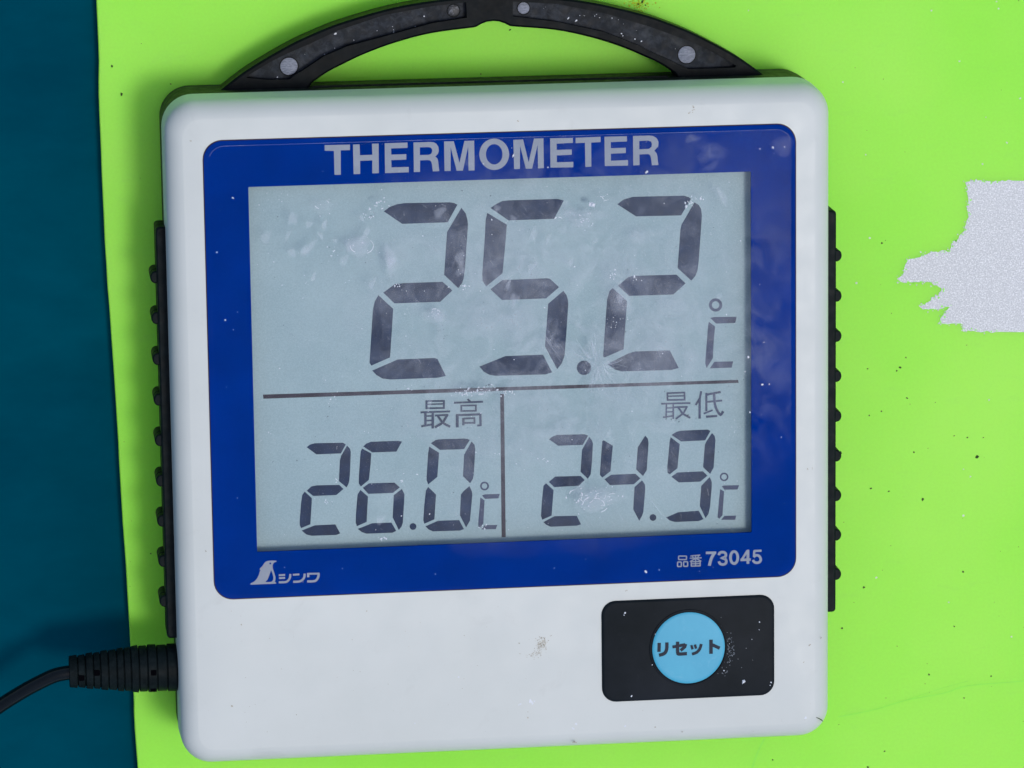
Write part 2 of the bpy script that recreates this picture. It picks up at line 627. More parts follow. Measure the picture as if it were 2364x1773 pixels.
mb = MB()
mb.loft([(body(0.0012), 0.0), (body(0.0003), 0.0012), (body(0.0001), 0.006), (body(0.00015), ZS - 0.0004), (body(0.0006), ZS - 0.0003), (body(0.0006), ZS)])
back = mb.build('back_shell', M_SHELL, root, smooth=30)
back['label'] = 'dusty black rear half of the case'
# seam rib along the top edge of the back shell
mb = MB()
mb.loft([(rrect(-0.0445, 0.0445, 0.0670, 0.06745, 0.0001, 2), 0.0120), (rrect(-0.0445, 0.0445, 0.0670, 0.06745, 0.0001, 2), 0.0126)])
mb.build('seam_rib', M_SHELL, back)

# white front shell with the window opening
OX0, OX1, OY0, OY1 = -0.0623, 0.0619, -0.0457, 0.0458     # opening in the blue mask
ZL = FRONT - 0.0037                                        # lcd surface
prof = [(ZS, 0.00025), (ZS + 0.0003, 0.0), (0.0275, 0.00025), (0.0290, 0.00042), (0.0302, 0.00085), (0.0312, 0.0015), (0.0320, 0.0023),
        (0.0325, 0.0031), (0.03275, 0.0037), (0.03292, 0.0043), (FRONT, 0.0047)]
hole = rrect(OX0 - 0.0040, OX1 + 0.0040, OY0 - 0.0040, OY1 + 0.0040, 0.003, 10)
mb = MB()
rings = [(body(i), z) for z, i in prof] + [(hole, FRONT), (hole, ZL - 0.0006)]
mb.loft(rings, cap_top=True, cap_bottom=False)
front = mb.build('front_shell', M_WHITE, root, smooth=28)
front['label'] = 'white plastic front half of the case, lightly soiled'

# soiling on the front shell
mb = MB()


def dots(mb, n, cx, cy, sx, sy, r0, r1, ang=0.0, z=FRONT, h=0.00004):
    for i in range(n):
        u, v = random.gauss(0, 1) * sx, random.gauss(0, 1) * sy
        c = P(cx + u * math.cos(ang) - v * math.sin(ang), cy + u * math.sin(ang) + v * math.cos(ang), z)
        mb.prism(blob(c[0], c[1], random.uniform(r0, r1) * PXM, 5, 0.4, random.uniform(0.8, 1.6), random.uniform(0, 3)), z - 0.00003, z + h + i * 3e-7)


dots(mb, 150, 1250, 1489, 6, 12, 0.4, 1.0, 0.35)
dots(mb, 26, 1232, 1512, 14, 4, 0.4, 0.9, -0.2)
dots(mb, 6, 1326, 1713, 5, 1.5, 1.0, 2.0)
dots(mb, 10, 1598, 254, 4, 6, 0.6, 1.6, 0.4)
for x, y, r in ((557, 1441, 1.8), (536, 1629, 2.4), (475, 1272, 1.6), (684, 1651, 1.6), (1196, 277, 1.8), (1198, 1484, 1.4), (1220, 1657, 2.0), (1201, 1508, 1.3), (1895, 1474, 1.6), (1870, 1489, 1.6),
                (1875, 1080, 1.2), (1865, 1082, 1.2), (1446, 1364, 1.6), (1513, 1678, 1.5), (440, 325, 1.6), (1856, 1529, 1.6), (1575, 1690, 1.4), (846, 1411, 1.6)):
    dots(mb, 2, x, y, 1.0, 1.0, r * 0.5, r)
for i in range(60):
    x, y = random.uniform(430, 1890), random.uniform(1400, 1690)
    if 1380 < x < 1800 and y < 1625:
        continue
    dots(mb, 1, x, y, 0, 0, 0.4, 0.9)
mb.build('brown_dirt', M_BROWN, front)['kind'] = 'stuff'
mb = MB()
dots(mb, 10, 1228, 1621, 6, 2.5, 1.0, 2.6)
dots(mb, 4, 1200, 1627, 2, 2, 0.8, 1.8)
for x, y in ((1330, 1671), (1323, 1682), (1059, 1563), (957, 1671), (1860, 1658), (1443, 1676)):
    dots(mb, 2, x, y, 0.8, 0.8, 1.0, 2.2)
mb.build('pale_scuffs', M_SALT, front)['kind'] = 'stuff'
mb = MB()
q = [P(a, b, 0.0315) for a, b in ((1881, 1653), (1890, 1657), (1898, 1663))]
mb.prism(ribbon(q, 1.1 * PXM), 0.0310, 0.0326)
mb.build('hair', M_DIRT, front)

# ------------------------------------------------------------------ window panel (blue mask with prints)
PX0, PX1, PY0, PY1, PR = -0.0730, 0.0730, -0.0573, 0.0573, 0.0046
ZM = FRONT + 0.00022
mb = MB()
mb.prism(rrect(PX0 - 0.00025, PX1 + 0.00025, PY0 - 0.00025, PY1 + 0.00025, PR + 0.0002, 8), FRONT - 0.0002, FRONT + 0.00006,
         [rrect(PX0 + 0.002, PX1 - 0.002, PY0 + 0.002, PY1 - 0.002, PR - 0.002, 8)])
mb.build('panel_seal', M_SEAL, root)
mb = MB()
mb.prism(rrect(PX0, PX1, PY0, PY1, PR, 8), FRONT - 0.0004, ZM, [rrect(OX0, OX1, OY0, OY1, 0.0002, 2)], bottom=True)
panel = mb.build('window_frame', M_BLUE, root)
panel['label'] = 'dark blue printed frame around the display'

ZP = ZM + 0.00004
L_, T_ = ((740, 300), 5.267), ((780, 0), 2.765)
letters = [
    (L_, [(50, 185), (357, 178), (357, 245), (245, 248), (247, 545), (170, 545), (162, 255), (50, 252)], []),
    (L_, [(395, 178), (475, 175), (480, 307), (630, 302), (625, 168), (706, 165), (709, 525), (630, 528), (630, 370), (482, 375), (482, 535), (402, 538)], []),
    (L_, [(780, 162), (1057, 153), (1057, 218), (858, 225), (860, 300), (1043, 294), (1043, 360), (860, 367), (862, 455), (1073, 450), (1073, 515), (785, 525)], []),
    (L_, [(1130, 152), (1330, 146), (1375, 150), (1408, 168), (1433, 205), (1438, 255), (1428, 290), (1395, 325), (1420, 345), (1430, 375), (1435, 430), (1445, 500), (1365, 505),
          (1355, 420), (1345, 385), (1330, 370), (1300, 366), (1210, 370), (1210, 510), (1135, 512)],
     [[(1208, 212), (1310, 208), (1340, 215), (1358, 240), (1358, 265), (1345, 290), (1315, 302), (1208, 305)]]),
    (L_, [(1502, 140), (1620, 137), (1690, 400), (1750, 133), (1868, 130), (1873, 492), (1800, 494), (1795, 205), (1730, 495), (1655, 496), (1582, 210), (1582, 498), (1508, 500)], []),
    (T_, circle(998, 985, 95, 40, 100), [circle(998, 985, 53, 36, 65)]),
    (T_, [(1120, 893), (1182, 890), (1218, 1035), (1252, 885), (1312, 883), (1315, 1073), (1278, 1075), (1275, 925), (1240, 1076), (1200, 1077), (1163, 930), (1162, 1078), (1125, 1080)], []),
    (T_, [(1355, 883), (1500, 880), (1500, 912), (1396, 917), (1397, 957), (1493, 954), (1493, 988), (1397, 992), (1398, 1036), (1503, 1033), (1503, 1068), (1357, 1070)], []),
    (T_, [(1518, 880), (1677, 873), (1677, 907), (1617, 910), (1618, 1064), (1580, 1066), (1577, 911), (1518, 914)], []),
    (T_, [(1702, 873), (1845, 870), (1845, 903), (1742, 907), (1743, 946), (1838, 943), (1838, 977), (1743, 981), (1743, 1026), (1852, 1022), (1852, 1057), (1704, 1060)], []),
    (T_, [(1884, 868), (1985, 865), (2012, 868), (2035, 882), (2047, 905), (2045, 935), (2020, 962), (2035, 978), (2040, 1000), (2042, 1025), (2047, 1053), (2005, 1055), (1999, 1010),
          (1993, 990), (1980, 983), (1925, 986), (1926, 1054), (1886, 1056)],
     [[(1924, 900), (1980, 897), (1998, 903), (2005, 918), (2002, 938), (1985, 950), (1924, 953)]]),
]
for (org, s), out, holes in letters:
    mb = MB()
    mb.prism(PX(org, s, out, ZP), ZM - 0.0001, ZP, [PX(org, s, h, ZP) for h in holes])
    mb.build('title_letter', M_PRINT, panel)

N_ = ((560, 1270), 11.06)
mb = MB()
mb.prism(PX(*N_, [(196, 862), (215, 845), (290, 810), (360, 740), (415, 640), (440, 545), (470, 505), (458, 512), (440, 498), (430, 480), (470, 442), (512, 405), (540, 350),
                  (590, 295), (660, 273), (760, 265), (870, 272), (866, 295), (820, 310), (782, 345), (765, 400), (772, 470), (810, 580), (840, 690), (836, 770), (820, 805),
                  (862, 840), (850, 858), (560, 868), (210, 883)], ZP), ZM - 0.0001, ZP,
         [PX(*N_, [(728, 512), (760, 590), (788, 690), (785, 750), (755, 800), (700, 815), (580, 815), (640, 750), (690, 620)], ZP),
          PX(*N_, circle(708, 340, 25, 10), ZP)])
mb.build('bird_emblem', M_PRINT, panel)
mb = MB()
strokes(mb, *N_, [([(925, 640), (1085, 632)], 48), ([(930, 714), (1085, 708)], 48), ([(925, 820), (1090, 815), (1160, 780), (1210, 700), (1218, 610)], 54)], ZP)
mb.build('emblem_character', M_PRINT, panel)
mb = MB()
strokes(mb, *N_, [([(1285, 630), (1450, 618)], 46), ([(1295, 808), (1450, 800), (1530, 755), (1575, 690), (1585, 600)], 56)], ZP)
mb.build('emblem_character', M_PRINT, panel)
mb = MB()
strokes(mb, *N_, [([(1675, 690), (1675, 610)], 58), ([(1645, 605), (1960, 598)], 46), ([(1940, 585), (1938, 660), (1900, 745), (1830, 792), (1650, 797)], 58)], ZP)
mb.build('emblem_character', M_PRINT, panel)

Q_ = ((1540, 1250), 9.217)


def box_strokes(x0, y0, x1, y1, w):
    return [([(x0, y0), (x1, y0)], w), ([(x0, y1), (x1, y1)], w), ([(x0, y0), (x0, y1)], w), ([(x1, y0), (x1, y1)], w)]


mb = MB()
strokes(mb, *Q_, box_strokes(245, 310, 412, 385, 25) + box_strokes(223, 437, 303, 532, 25) + box_strokes(352, 430, 437, 527, 25), ZP)
mb.build('number_character', M_PRINT, panel)
mb = MB()
strokes(mb, *Q_, [([(495, 310), (705, 288)], 24), ([(535, 312), (560, 345)], 20), ([(682, 295), (648, 340)], 20), ([(485, 357), (735, 348)], 23), ([(607, 300), (607, 525)], 23),
                  ([(600, 362), (488, 430)], 23), ([(615, 360), (726, 420)], 23), ([(515, 432), (705, 426)], 24), ([(515, 524), (705, 518)], 24), ([(515, 430), (515, 530)], 24),
                  ([(703, 425), (703, 525)], 24), ([(515, 476), (705, 470)], 20)], ZP)
mb.build('number_character', M_PRINT, panel)
digits = [
    [([(825, 242), (1045, 240)], 56), ([(1012, 240), (955, 330), (922, 420), (900, 515)], 64)],
    [([(1100, 290), (1122, 242), (1180, 226), (1235, 243), (1252, 288), (1232, 332), (1175, 352), (1238, 376), (1260, 420), (1245, 468), (1190, 490), (1130, 474), (1100, 425)], 56)],
    None,
    [([(1720, 178), (1720, 475)], 60), ([(1712, 190), (1592, 385)], 48), ([(1562, 392), (1780, 385)], 54)],
    [([(1850, 202), (2010, 195)], 48), ([(1858, 190), (1848, 330)], 48), ([(1840, 330), (1895, 294), (1958, 308), (1992, 375), (1970, 434), (1910, 454), (1855, 436), (1828, 395)], 54)],
]
for d in digits:
    mb = MB()
    if d is None:
        mb.prism(PX(*Q_, circle(1427, 342, 107, 32, 158), ZP), ZM - 0.0001, ZP, [PX(*Q_, circle(1427, 342, 48, 28, 100), ZP)])
    else:
        strokes(mb, *Q_, d, ZP)
    mb.build('number_digit', M_PRINT, panel)

# ------------------------------------------------------------------ display
mb = MB()
mb.prism(rrect(OX0 - 0.0038, OX1 + 0.0038, OY0 - 0.0038, OY1 + 0.0038, 0.002, 4), ZL - 0.0005, ZL)
lcd = mb.build('display', M_LCD, root)
lcd['label'] = 'grey-blue liquid crystal display reading 25.2 above 26.0 and 24.9'
ZI = ZL + 0.00004
A, B, Cc, D, Ee = (840, 440), (840, 600), (1100, 600), (1360, 430), (1360, 610)
S5, S6 = 5.53, 6.636
G1, H1, I1, J1 = (680, 1000), (920, 1000), (1220, 980), (1460, 980)


def digit(name, segs, mat=M_INK):
    mb = MB()
    for org, s, pts in segs:
        mb.prism(PX(org, s, pts, ZI), ZL - 0.0001, ZI)
    return mb.build(name, mat, lcd)


digit('large_digit', [
    (A, S5, [(255, 265), (330, 210), (420, 175), (520, 160), (1100, 150), (1150, 158), (1195, 180), (1070, 405), (490, 425)]),
    (A, S5, [(1245, 220), (1300, 290), (1322, 370), (1330, 430), (1290, 1000), (1275, 1120), (1255, 1180), (1205, 1245), (1025, 1075), (1062, 530)]),
    (A, S5, [(248, 1303), (395, 1195), (530, 1180), (1005, 1165), (1130, 1275), (975, 1420), (390, 1440)]),
    (B, S5, [(185, 450), (375, 625), (335, 1245), (95, 1350), (72, 1310), (80, 1200), (115, 640), (140, 530)]),
    (B, S5, [(108, 1413), (430, 1272), (600, 1265), (900, 1252), (940, 1265), (1047, 1482), (940, 1505), (340, 1527), (240, 1515), (160, 1470)])])
digit('large_digit', [
    (A, S5, [(1575, 285), (1825, 435), (1805, 700), (1770, 1055), (1560, 1225), (1515, 1150), (1512, 1060), (1545, 590), (1555, 380)]),
    (T_[0], T_[1], [(975, 1328), (1010, 1303), (1050, 1284), (1090, 1279), (1400, 1270), (1443, 1280), (1380, 1397), (1090, 1407)]),
    (Cc, S5, [(178, 375), (330, 258), (900, 235), (935, 240), (1055, 348), (890, 492), (325, 512)]),
    (Cc, S5, [(1110, 395), (1150, 450), (1165, 500), (1172, 560), (1150, 900), (1125, 1220), (1090, 1320), (1030, 1395), (875, 1105), (915, 560)]),
    (Cc, S5, [(38, 1362), (370, 1228), (850, 1210), (965, 1435), (880, 1462), (240, 1480), (160, 1465), (90, 1425)])])
digit('large_digit', [
    (D, S5, [(360, 230), (440, 170), (560, 135), (1210, 120), (1275, 140), (1300, 160), (1175, 372), (600, 385)]),
    (D, S5, [(1345, 205), (1400, 240), (1430, 290), (1440, 380), (1400, 950), (1385, 1070), (1360, 1140), (1305, 1205), (1130, 1045), (1165, 560), (1180, 490)]),
    (D, S5, [(370, 1270), (500, 1160), (560, 1145), (1115, 1128), (1232, 1240), (1075, 1382), (510, 1400)]),
    (Ee, S5, [(300, 305), (485, 470), (440, 1085), (200, 1190), (180, 1180), (190, 1000), (230, 450), (260, 345)]),
    (Ee, S5, [(235, 1275), (500, 1140), (580, 1115), (1030, 1100), (1145, 1325), (1050, 1350), (420, 1368), (330, 1345)])])
digit('decimal_point', [(Cc, S5, circle(1372, 1378, 92, 20))])
digit('small_digit', [
    (G1, S6, [(185, 215), (240, 175), (310, 155), (740, 147), (785, 175), (710, 310), (335, 325)]),
    (G1, S6, [(805, 190), (850, 240), (862, 290), (850, 600), (840, 720), (825, 780), (797, 832), (680, 735), (695, 420), (715, 345)]),
    (G1, S6, [(187, 883), (260, 815), (340, 800), (685, 792), (750, 855), (640, 948), (285, 962)]),
    (G1, S6, [(155, 895), (265, 995), (262, 1080), (243, 1395), (100, 1455), (78, 1400), (80, 1330), (100, 1070), (118, 950)]),
    (G1, S6, [(108, 1492), (310, 1412), (625, 1398), (700, 1535), (640, 1560), (260, 1572), (180, 1552)])])
digit('small_digit', [
    (G1, S6, [(1053, 205), (1100, 160), (1170, 132), (1590, 118), (1645, 130), (1560, 283), (1190, 295)]),
    (G1, S6, [(1035, 235), (1175, 310), (1165, 480), (1140, 715), (1015, 818), (985, 770), (985, 680), (1005, 380), (1015, 280)]),
    (G1, S6, [(1045, 838), (1140, 770), (1530, 757), (1612, 830), (1510, 915), (1130, 930)]),
    (G1, S6, [(1010, 870), (1125, 970), (1105, 1360), (955, 1425), (937, 1370), (940, 1250), (965, 940)]),
    (G1, S6, [(1645, 855), (1685, 940), (1660, 1370), (1640, 1430), (1597, 1485), (1503, 1290), (1520, 950)]),
    (G1, S6, [(968, 1467), (1190, 1380), (1400, 1372), (1485, 1370), (1558, 1497), (1500, 1525), (1100, 1540), (1030, 1515)])])
digit('decimal_point', [(H1, S6, circle(222, 1430, 52, 14))])
digit('small_digit', [
    (H1, S6, [(495, 155), (570, 105), (620, 95), (1000, 82), (1060, 88), (1092, 105), (1005, 245), (635, 257)]),
    (H1, S6, [(470, 205), (622, 300), (595, 670), (455, 785), (430, 720), (432, 650), (455, 300)]),
    (H1, S6, [(1120, 128), (1165, 180), (1175, 250), (1155, 620), (1140, 700), (1097, 768), (988, 660), (1005, 330)]),
    (H1, S6, [(455, 825), (575, 940), (550, 1320), (395, 1388), (380, 1330), (395, 1100), (420, 880)]),
    (H1, S6, [(1087, 812), (1125, 890), (1130, 950), (1105, 1230), (1095, 1340), (1035, 1445), (942, 1260), (955, 940), (1000, 885)]),
    (H1, S6, [(412, 1427), (610, 1342), (930, 1332), (1003, 1470), (940, 1492), (530, 1505), (460, 1475)])])
digit('small_digit', [
    (I1, S6, [(315, 227), (370, 185), (440, 160), (860, 150), (915, 170), (832, 312), (455, 325)]),
    (I1, S6, [(930, 190), (970, 240), (988, 290), (975, 550), (955, 760), (910, 832), (798, 725), (820, 390)]),
    (I1, S6, [(312, 880), (410, 798), (800, 788), (862, 852), (770, 938), (395, 960)]),
    (I1, S6, [(270, 900), (385, 1005), (355, 1395), (210, 1460), (192, 1400), (205, 1180), (230, 940)]),
    (I1, S6, [(228, 1495), (400, 1405), (740, 1398), (805, 1530), (740, 1550), (340, 1567), (270, 1535)])])
digit('small_digit', [
    (I1, S6, [(1150, 240), (1293, 325), (1285, 400), (1258, 715), (1130, 815), (1095, 770), (1100, 680), (1130, 260)]),
    (I1, S6, [(1165, 840), (1270, 770), (1640, 755), (1715, 825), (1615, 915), (1250, 930)]),
    (I1, S6, [(1790, 170), (1830, 220), (1840, 290), (1812, 700), (1755, 790), (1650, 690), (1675, 350)]),
    (I1, S6, [(1740, 855), (1785, 920), (1790, 990), (1760, 1340), (1740, 1400), (1697, 1475), (1605, 1300), (1625, 960)])])
digit('decimal_point', [(J1, S6, circle(315, 1425, 52, 14))])
digit('small_digit', [
    (J1, S6, [(600, 160), (680, 110), (740, 95), (1150, 78), (1195, 100), (1115, 243), (745, 260)]),
    (J1, S6, [(585, 195), (725, 300), (690, 670), (570, 765), (540, 740), (535, 650), (570, 270)]),
    (J1, S6, [(1220, 130), (1262, 180), (1272, 240), (1245, 660), (1190, 757), (1083, 655), (1110, 310), (1140, 250)]),
    (J1, S6, [(597, 800), (690, 735), (1080, 717), (1150, 785), (1040, 875), (710, 888)]),
    (J1, S6, [(1185, 805), (1215, 880), (1215, 960), (1190, 1260), (1165, 1370), (1120, 1435), (1032, 1250), (1055, 940)]),
    (J1, S6, [(515, 1425), (700, 1345), (1015, 1320), (1090, 1450), (1010, 1480), (650, 1493), (570, 1470)])])


def unit(org, s, ring, segs):
    mb = MB()
    cx, cy, ro, ri = ring
    mb.prism(PX(org, s, circle(cx, cy, ro, 24), ZI), ZL - 0.0001, ZI, [PX(org, s, circle(cx, cy, ri, 20), ZI)])
    for pts in segs:
        mb.prism(PX(org, s, pts, ZI), ZL - 0.0001, ZI)
    mb.build('unit_symbol', M_INK_LIGHT, lcd)


unit(Ee, S5, (1615, 520, 85, 48), [[(1545, 685), (1600, 675), (1885, 670), (1865, 750), (1620, 758)],
                                   [(1530, 735), (1608, 795), (1590, 1000), (1580, 1200), (1500, 1325), (1482, 1260), (1510, 900), (1520, 780)],
                                   [(1540, 1330), (1600, 1245), (1840, 1240), (1820, 1320)]])
unit(H1, S6, (1318, 810, 68, 42), [[(1280, 955), (1320, 938), (1552, 930), (1532, 998), (1325, 1008)],
                                   [(1255, 985), (1318, 1030), (1300, 1380), (1260, 1440), (1225, 1455), (1222, 1380), (1250, 1050)],
                                   [(1270, 1475), (1320, 1410), (1515, 1405), (1490, 1470)]])
unit(J1, S6, (1405, 803, 66, 42), [[(1370, 945), (1400, 935), (1635, 930), (1610, 995), (1410, 1000)],
                                   [(1345, 990), (1405, 1025), (1380, 1390), (1330, 1445), (1305, 1420), (1325, 1180)],
                                   [(1360, 1460), (1410, 1400), (1590, 1395), (1575, 1460)]])
digit('dividing_line', [((0, 0), 1, [(607, 911), (1704, 877), (1705, 884), (608, 920.5)])], M_INK_LINE)
digit('dividing_line', [((0, 0), 1, [(1154.8, 909.5), (1163.6, 909.2), (1167.5, 1240), (1158, 1240)])], M_INK_LINE)

F_, K_ = ((940, 890), 9.217), ((1500, 880), 9.217)
chars = [
    (F_, M_INK, [([(390, 333), (802, 328)], 36), ([(390, 485), (802, 478)], 36), ([(413, 335), (413, 485)], 44), ([(782, 330), (782, 480)], 40), ([(430, 400), (770, 390)], 28),
                 ([(285, 572), (915, 550)], 38), ([(388, 575), (388, 850)], 50), ([(545, 562), (545, 912)], 52), ([(390, 652), (545, 645)], 34), ([(390, 748), (545, 740)], 34),
                 ([(300, 868), (545, 825)], 40), ([(590, 638), (875, 625)], 38), ([(850, 632), (760, 790), (590, 890)], 48), ([(650, 645), (755, 795), (912, 875)], 48)]),
    (F_, M_INK, [([(1285, 290), (1345, 345)], 40), ([(995, 367), (1612, 345)], 40), ([(1135, 428), (1480, 422)], 34), ([(1135, 542), (1480, 538)], 34), ([(1152, 415), (1152, 555)], 36),
                 ([(1462, 410), (1462, 552)], 36), ([(1035, 632), (1580, 612)], 44), ([(1066, 610), (1066, 890)], 58), ([(1557, 600), (1562, 860)], 48), ([(1562, 848), (1490, 848)], 40),
                 ([(1195, 690), (1198, 845)], 48), ([(1180, 705), (1447, 692)], 36), ([(1430, 690), (1432, 812)], 38), ([(1215, 797), (1447, 790)], 36)]),
    (K_, M_INK_LIGHT, [([(358, 257), (757, 240)], 36), ([(372, 402), (757, 393)], 36), ([(375, 245), (380, 415)], 34), ([(738, 240), (742, 400)], 36), ([(390, 320), (740, 311)], 28),
                       ([(245, 480), (865, 465)], 36), ([(355, 480), (350, 750)], 30), ([(500, 480), (500, 800)], 34), ([(355, 570), (500, 565)], 26), ([(355, 655), (500, 648)], 26),
                       ([(285, 768), (510, 735)], 30), ([(520, 557), (805, 545)], 36), ([(790, 550), (715, 685), (560, 800)], 34), ([(610, 562), (700, 690), (858, 778)], 42)]),
    (K_, M_INK_LIGHT, [([(1095, 213), (1068, 360), (978, 508)], 42), ([(1062, 380), (1062, 795)], 48), ([(1200, 290), (1508, 228)], 44), ([(1205, 250), (1205, 640)], 42),
                       ([(1150, 690), (1338, 615)], 34), ([(1215, 442), (1540, 410)], 38), ([(1370, 270), (1385, 480), (1430, 615), (1505, 715), (1562, 640)], 52), ([(1200, 755), (1435, 740)], 45)]),
]
for (org, s), mat, items in chars:
    mb = MB()
    strokes(mb, org, s, items, ZI)
    mb.build('display_character', mat, lcd)

# ------------------------------------------------------------------ clear pane over the whole blue frame
ZB, ZT = ZM + 0.00025, FRONT + 0.0011
def prr(i):
    return rrect(PX0 + i, PX1 - i, PY0 + i, PY1 - i, PR - i * 0.7, 8)
mb = MB()
mb.loft([(prr(0.00005), ZB), (prr(0.00005), ZB + 0.00015), (prr(0.00105), ZT - 0.00003), (prr(0.00120), ZT)])
n = len(prr(0))
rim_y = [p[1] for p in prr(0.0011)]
fm = [1] * (2 * n) + [2 if min(rim_y[i], rim_y[(i + 1) % n]) > PY1 - 0.0035 else 1 for i in range(n)] + [3, 0]  # only the top crease faces carry the painted highlight
pane = mb.build('window_pane', None, root, mats=[M_PANE, M_PANE_EDGE, M_PANE_GLINT, M_UNDER], fmat=fm)
pane['label'] = 'clear hazy window pane with dried water marks and salt'


def crystal(mb, x, y, r, z=ZT):
    c = P(x, y, z)
    n = random.choice((4, 4, 5, 6))
    b = blob(c[0], c[1], r * PXM, n, 0.4, random.uniform(0.7, 1.8), random.uniform(0, 3))
    h = r * PXM * random.uniform(0.3, 0.9)
    mb.loft([(b, z - 0.00001), (b, z + h * 0.4), ([(c[0] + (p[0] - c[0]) * 0.45, c[1] + (p[1] - c[1]) * 0.45) for p in b], z + h)])


def cluster(mb, n, cx, cy, sx, sy, r0, r1):
    for i in range(n):
        crystal(mb, random.gauss(cx, sx), random.gauss(cy, sy), random.uniform(r0, r1) * random.uniform(0.5, 1))


def arc_marks(mb, cx, cy, r, n=5):
    """broken crystal rims: short curved slivers"""
    for i in range(max(1, n // 2)):
        a0 = random.uniform(0, 6.28)
        rr = r * random.uniform(0.5, 1.1)
        pts = [P(cx + rr * math.cos(a0 + k * 0.35) * 1.2, cy + rr * math.sin(a0 + k * 0.35) * 0.8, ZT) for k in range(random.choice((3, 4)))]
        mb.prism(ribbon(pts, random.uniform(0.8, 1.5) * PXM), ZT - 0.00001, ZT + 0.00012 + i * 1e-6)


mb = MB()
for args in ((8, 1367, 473, 3, 2, 2, 5.5), (26, 1345, 505, 16, 8, 0.7, 2.2), (8, 1398, 455, 8, 10, 0.7, 2.4), (10, 878, 468, 10, 9, 0.8, 2.6), (12, 852, 495, 8, 9, 0.8, 2.6),
             (10, 830, 568, 14, 10, 0.7, 2.2), (16, 1070, 908, 14, 6, 0.8, 3.0), (20, 1112, 900, 22, 6, 0.8, 3.0), (12, 1170, 908, 12, 6, 0.9, 3.0), (34, 1365, 1150, 30, 16, 0.7, 2.6),
             (16, 1400, 1140, 22, 12, 0.6, 2.0), (8, 1345, 1148, 8, 8, 1.4, 3.6), (10, 1008, 725, 12, 6, 0.7, 2.0), (8, 1071, 665, 5, 4, 1.0, 3.6), (6, 917, 660, 4, 4, 1, 3),
             (10, 1595, 463, 8, 7, 0.8, 3.2), (5, 1618, 456, 4, 3, 1, 2.6), (8, 1414, 637, 4, 6, 1, 3), (6, 1470, 645, 5, 5, 0.8, 2.4), (14, 1416, 745, 14, 10, 0.6, 1.8),
             (10, 752, 1158, 12, 5, 0.7, 2.4), (8, 1258, 1063, 10, 4, 0.7, 2.4), (10, 760, 920, 8, 6, 0.6, 2), (6, 945, 895, 5, 4, 1, 2.6), (10, 1115, 1215, 8, 6, 0.7, 2.2),
             (8, 880, 1243, 5, 3, 1, 3), (8, 700, 640, 10, 30, 0.6, 1.8), (8, 720, 480, 25, 15, 0.6, 1.8), (8, 770, 580, 10, 10, 0.6, 2.0), (10, 1700, 980, 12, 14, 0.6, 1.8),
             (6, 625, 460, 20, 12, 0.6, 1.6), (10, 1440, 745, 16, 16, 0.5, 1.4)):
    cluster(mb, *args)
for cx, cy, r, n_ in ((1068, 908, 8, 6), (1108, 905, 8, 6), (1172, 905, 9, 6), (1352, 1150, 14, 8), (1385, 1145, 12, 6), (1375, 1165, 24, 8), (1330, 1140, 12, 5), (1415, 1148, 12, 5),
                      (1005, 722, 14, 6), (833, 568, 26, 6), (1398, 455, 9, 4), (1596, 463, 7, 4), (1290, 507, 10, 4), (745, 470, 16, 4), (870, 470, 9, 4), (930, 1115, 8, 4), (770, 1110, 9, 4)):
    arc_marks(mb, cx, cy, r, n_)
for i in range(220):
    crystal(mb, random.uniform(585, 1725), random.uniform(420, 1240), random.choice((0.5, 0.6, 0.7, 0.8, 1.0, 1.4)))
for i in range(34):                                  # on the blue border
    if random.random() < 0.5:
        x, y = random.choice((random.uniform(490, 575), random.uniform(1740, 1825))), random.uniform(330, 1330)
    else:
        x, y = random.uniform(500, 1820), random.choice((random.uniform(300, 400), random.uniform(1270, 1350)))
    crystal(mb, x, y, random.choice((0.6, 0.7, 0.9, 1.2)))
for x, y in ((538, 457), (501, 582), (1754, 344), (1811, 339), (1784, 340), (1116, 378), (1265, 386), (1494, 397), (1760, 888), (1776, 887), (1185, 359), (520, 738), (1490, 1319), (1728, 824), (1731, 952)):
    crystal(mb, x, y, random.uniform(1.6, 2.8))
o = mb.build('salt_crystals', M_SALT, pane)
o['kind'] = 'stuff'
mb = MB()
for i in range(90):
    crystal(mb, random.uniform(600, 1725), random.uniform(430, 1230), random.uniform(0.5, 1.3))
cluster(mb, 30, 1115, 899, 40, 4, 0.8, 2.0)
cluster(mb, 12, 1548, 965, 22, 4, 0.8, 1.8)
cluster(mb, 10, 1700, 885, 10, 6, 0.6, 1.4)
cluster(mb, 10, 1020, 765, 8, 9, 0.6, 1.4)
o = mb.build('grey_grit', M_SALT_DARK, pane)
o['kind'] = 'stuff'
# dried drops and smears lying on the pane
mb = MB()
k = 0


def mark(cx, cy, rx, ry, rot=0.0):
  global k
  c = P(cx, cy, ZT)
  ph = random.uniform(0, 6)
  for lay in (1.0, 0.86, 0.70, 0.5):
    pts = []
    for i in range(22):
        a = 2 * math.pi * i / 22
        q = lay * (1 + 0.16 * math.sin(3 * a + ph) + random.uniform(-0.09, 0.09))
        x, y = rx * q * math.cos(a), ry * q * math.sin(a)
        pts.append((c[0] + (x * math.cos(rot) - y * math.sin(rot)) * PXM, c[1] + (x * math.sin(rot) + y * math.cos(rot)) * PXM))
    mb.prism(pts, ZT + 0.00001, ZT + 0.00003 + k * 1.5e-6)
    k += 1


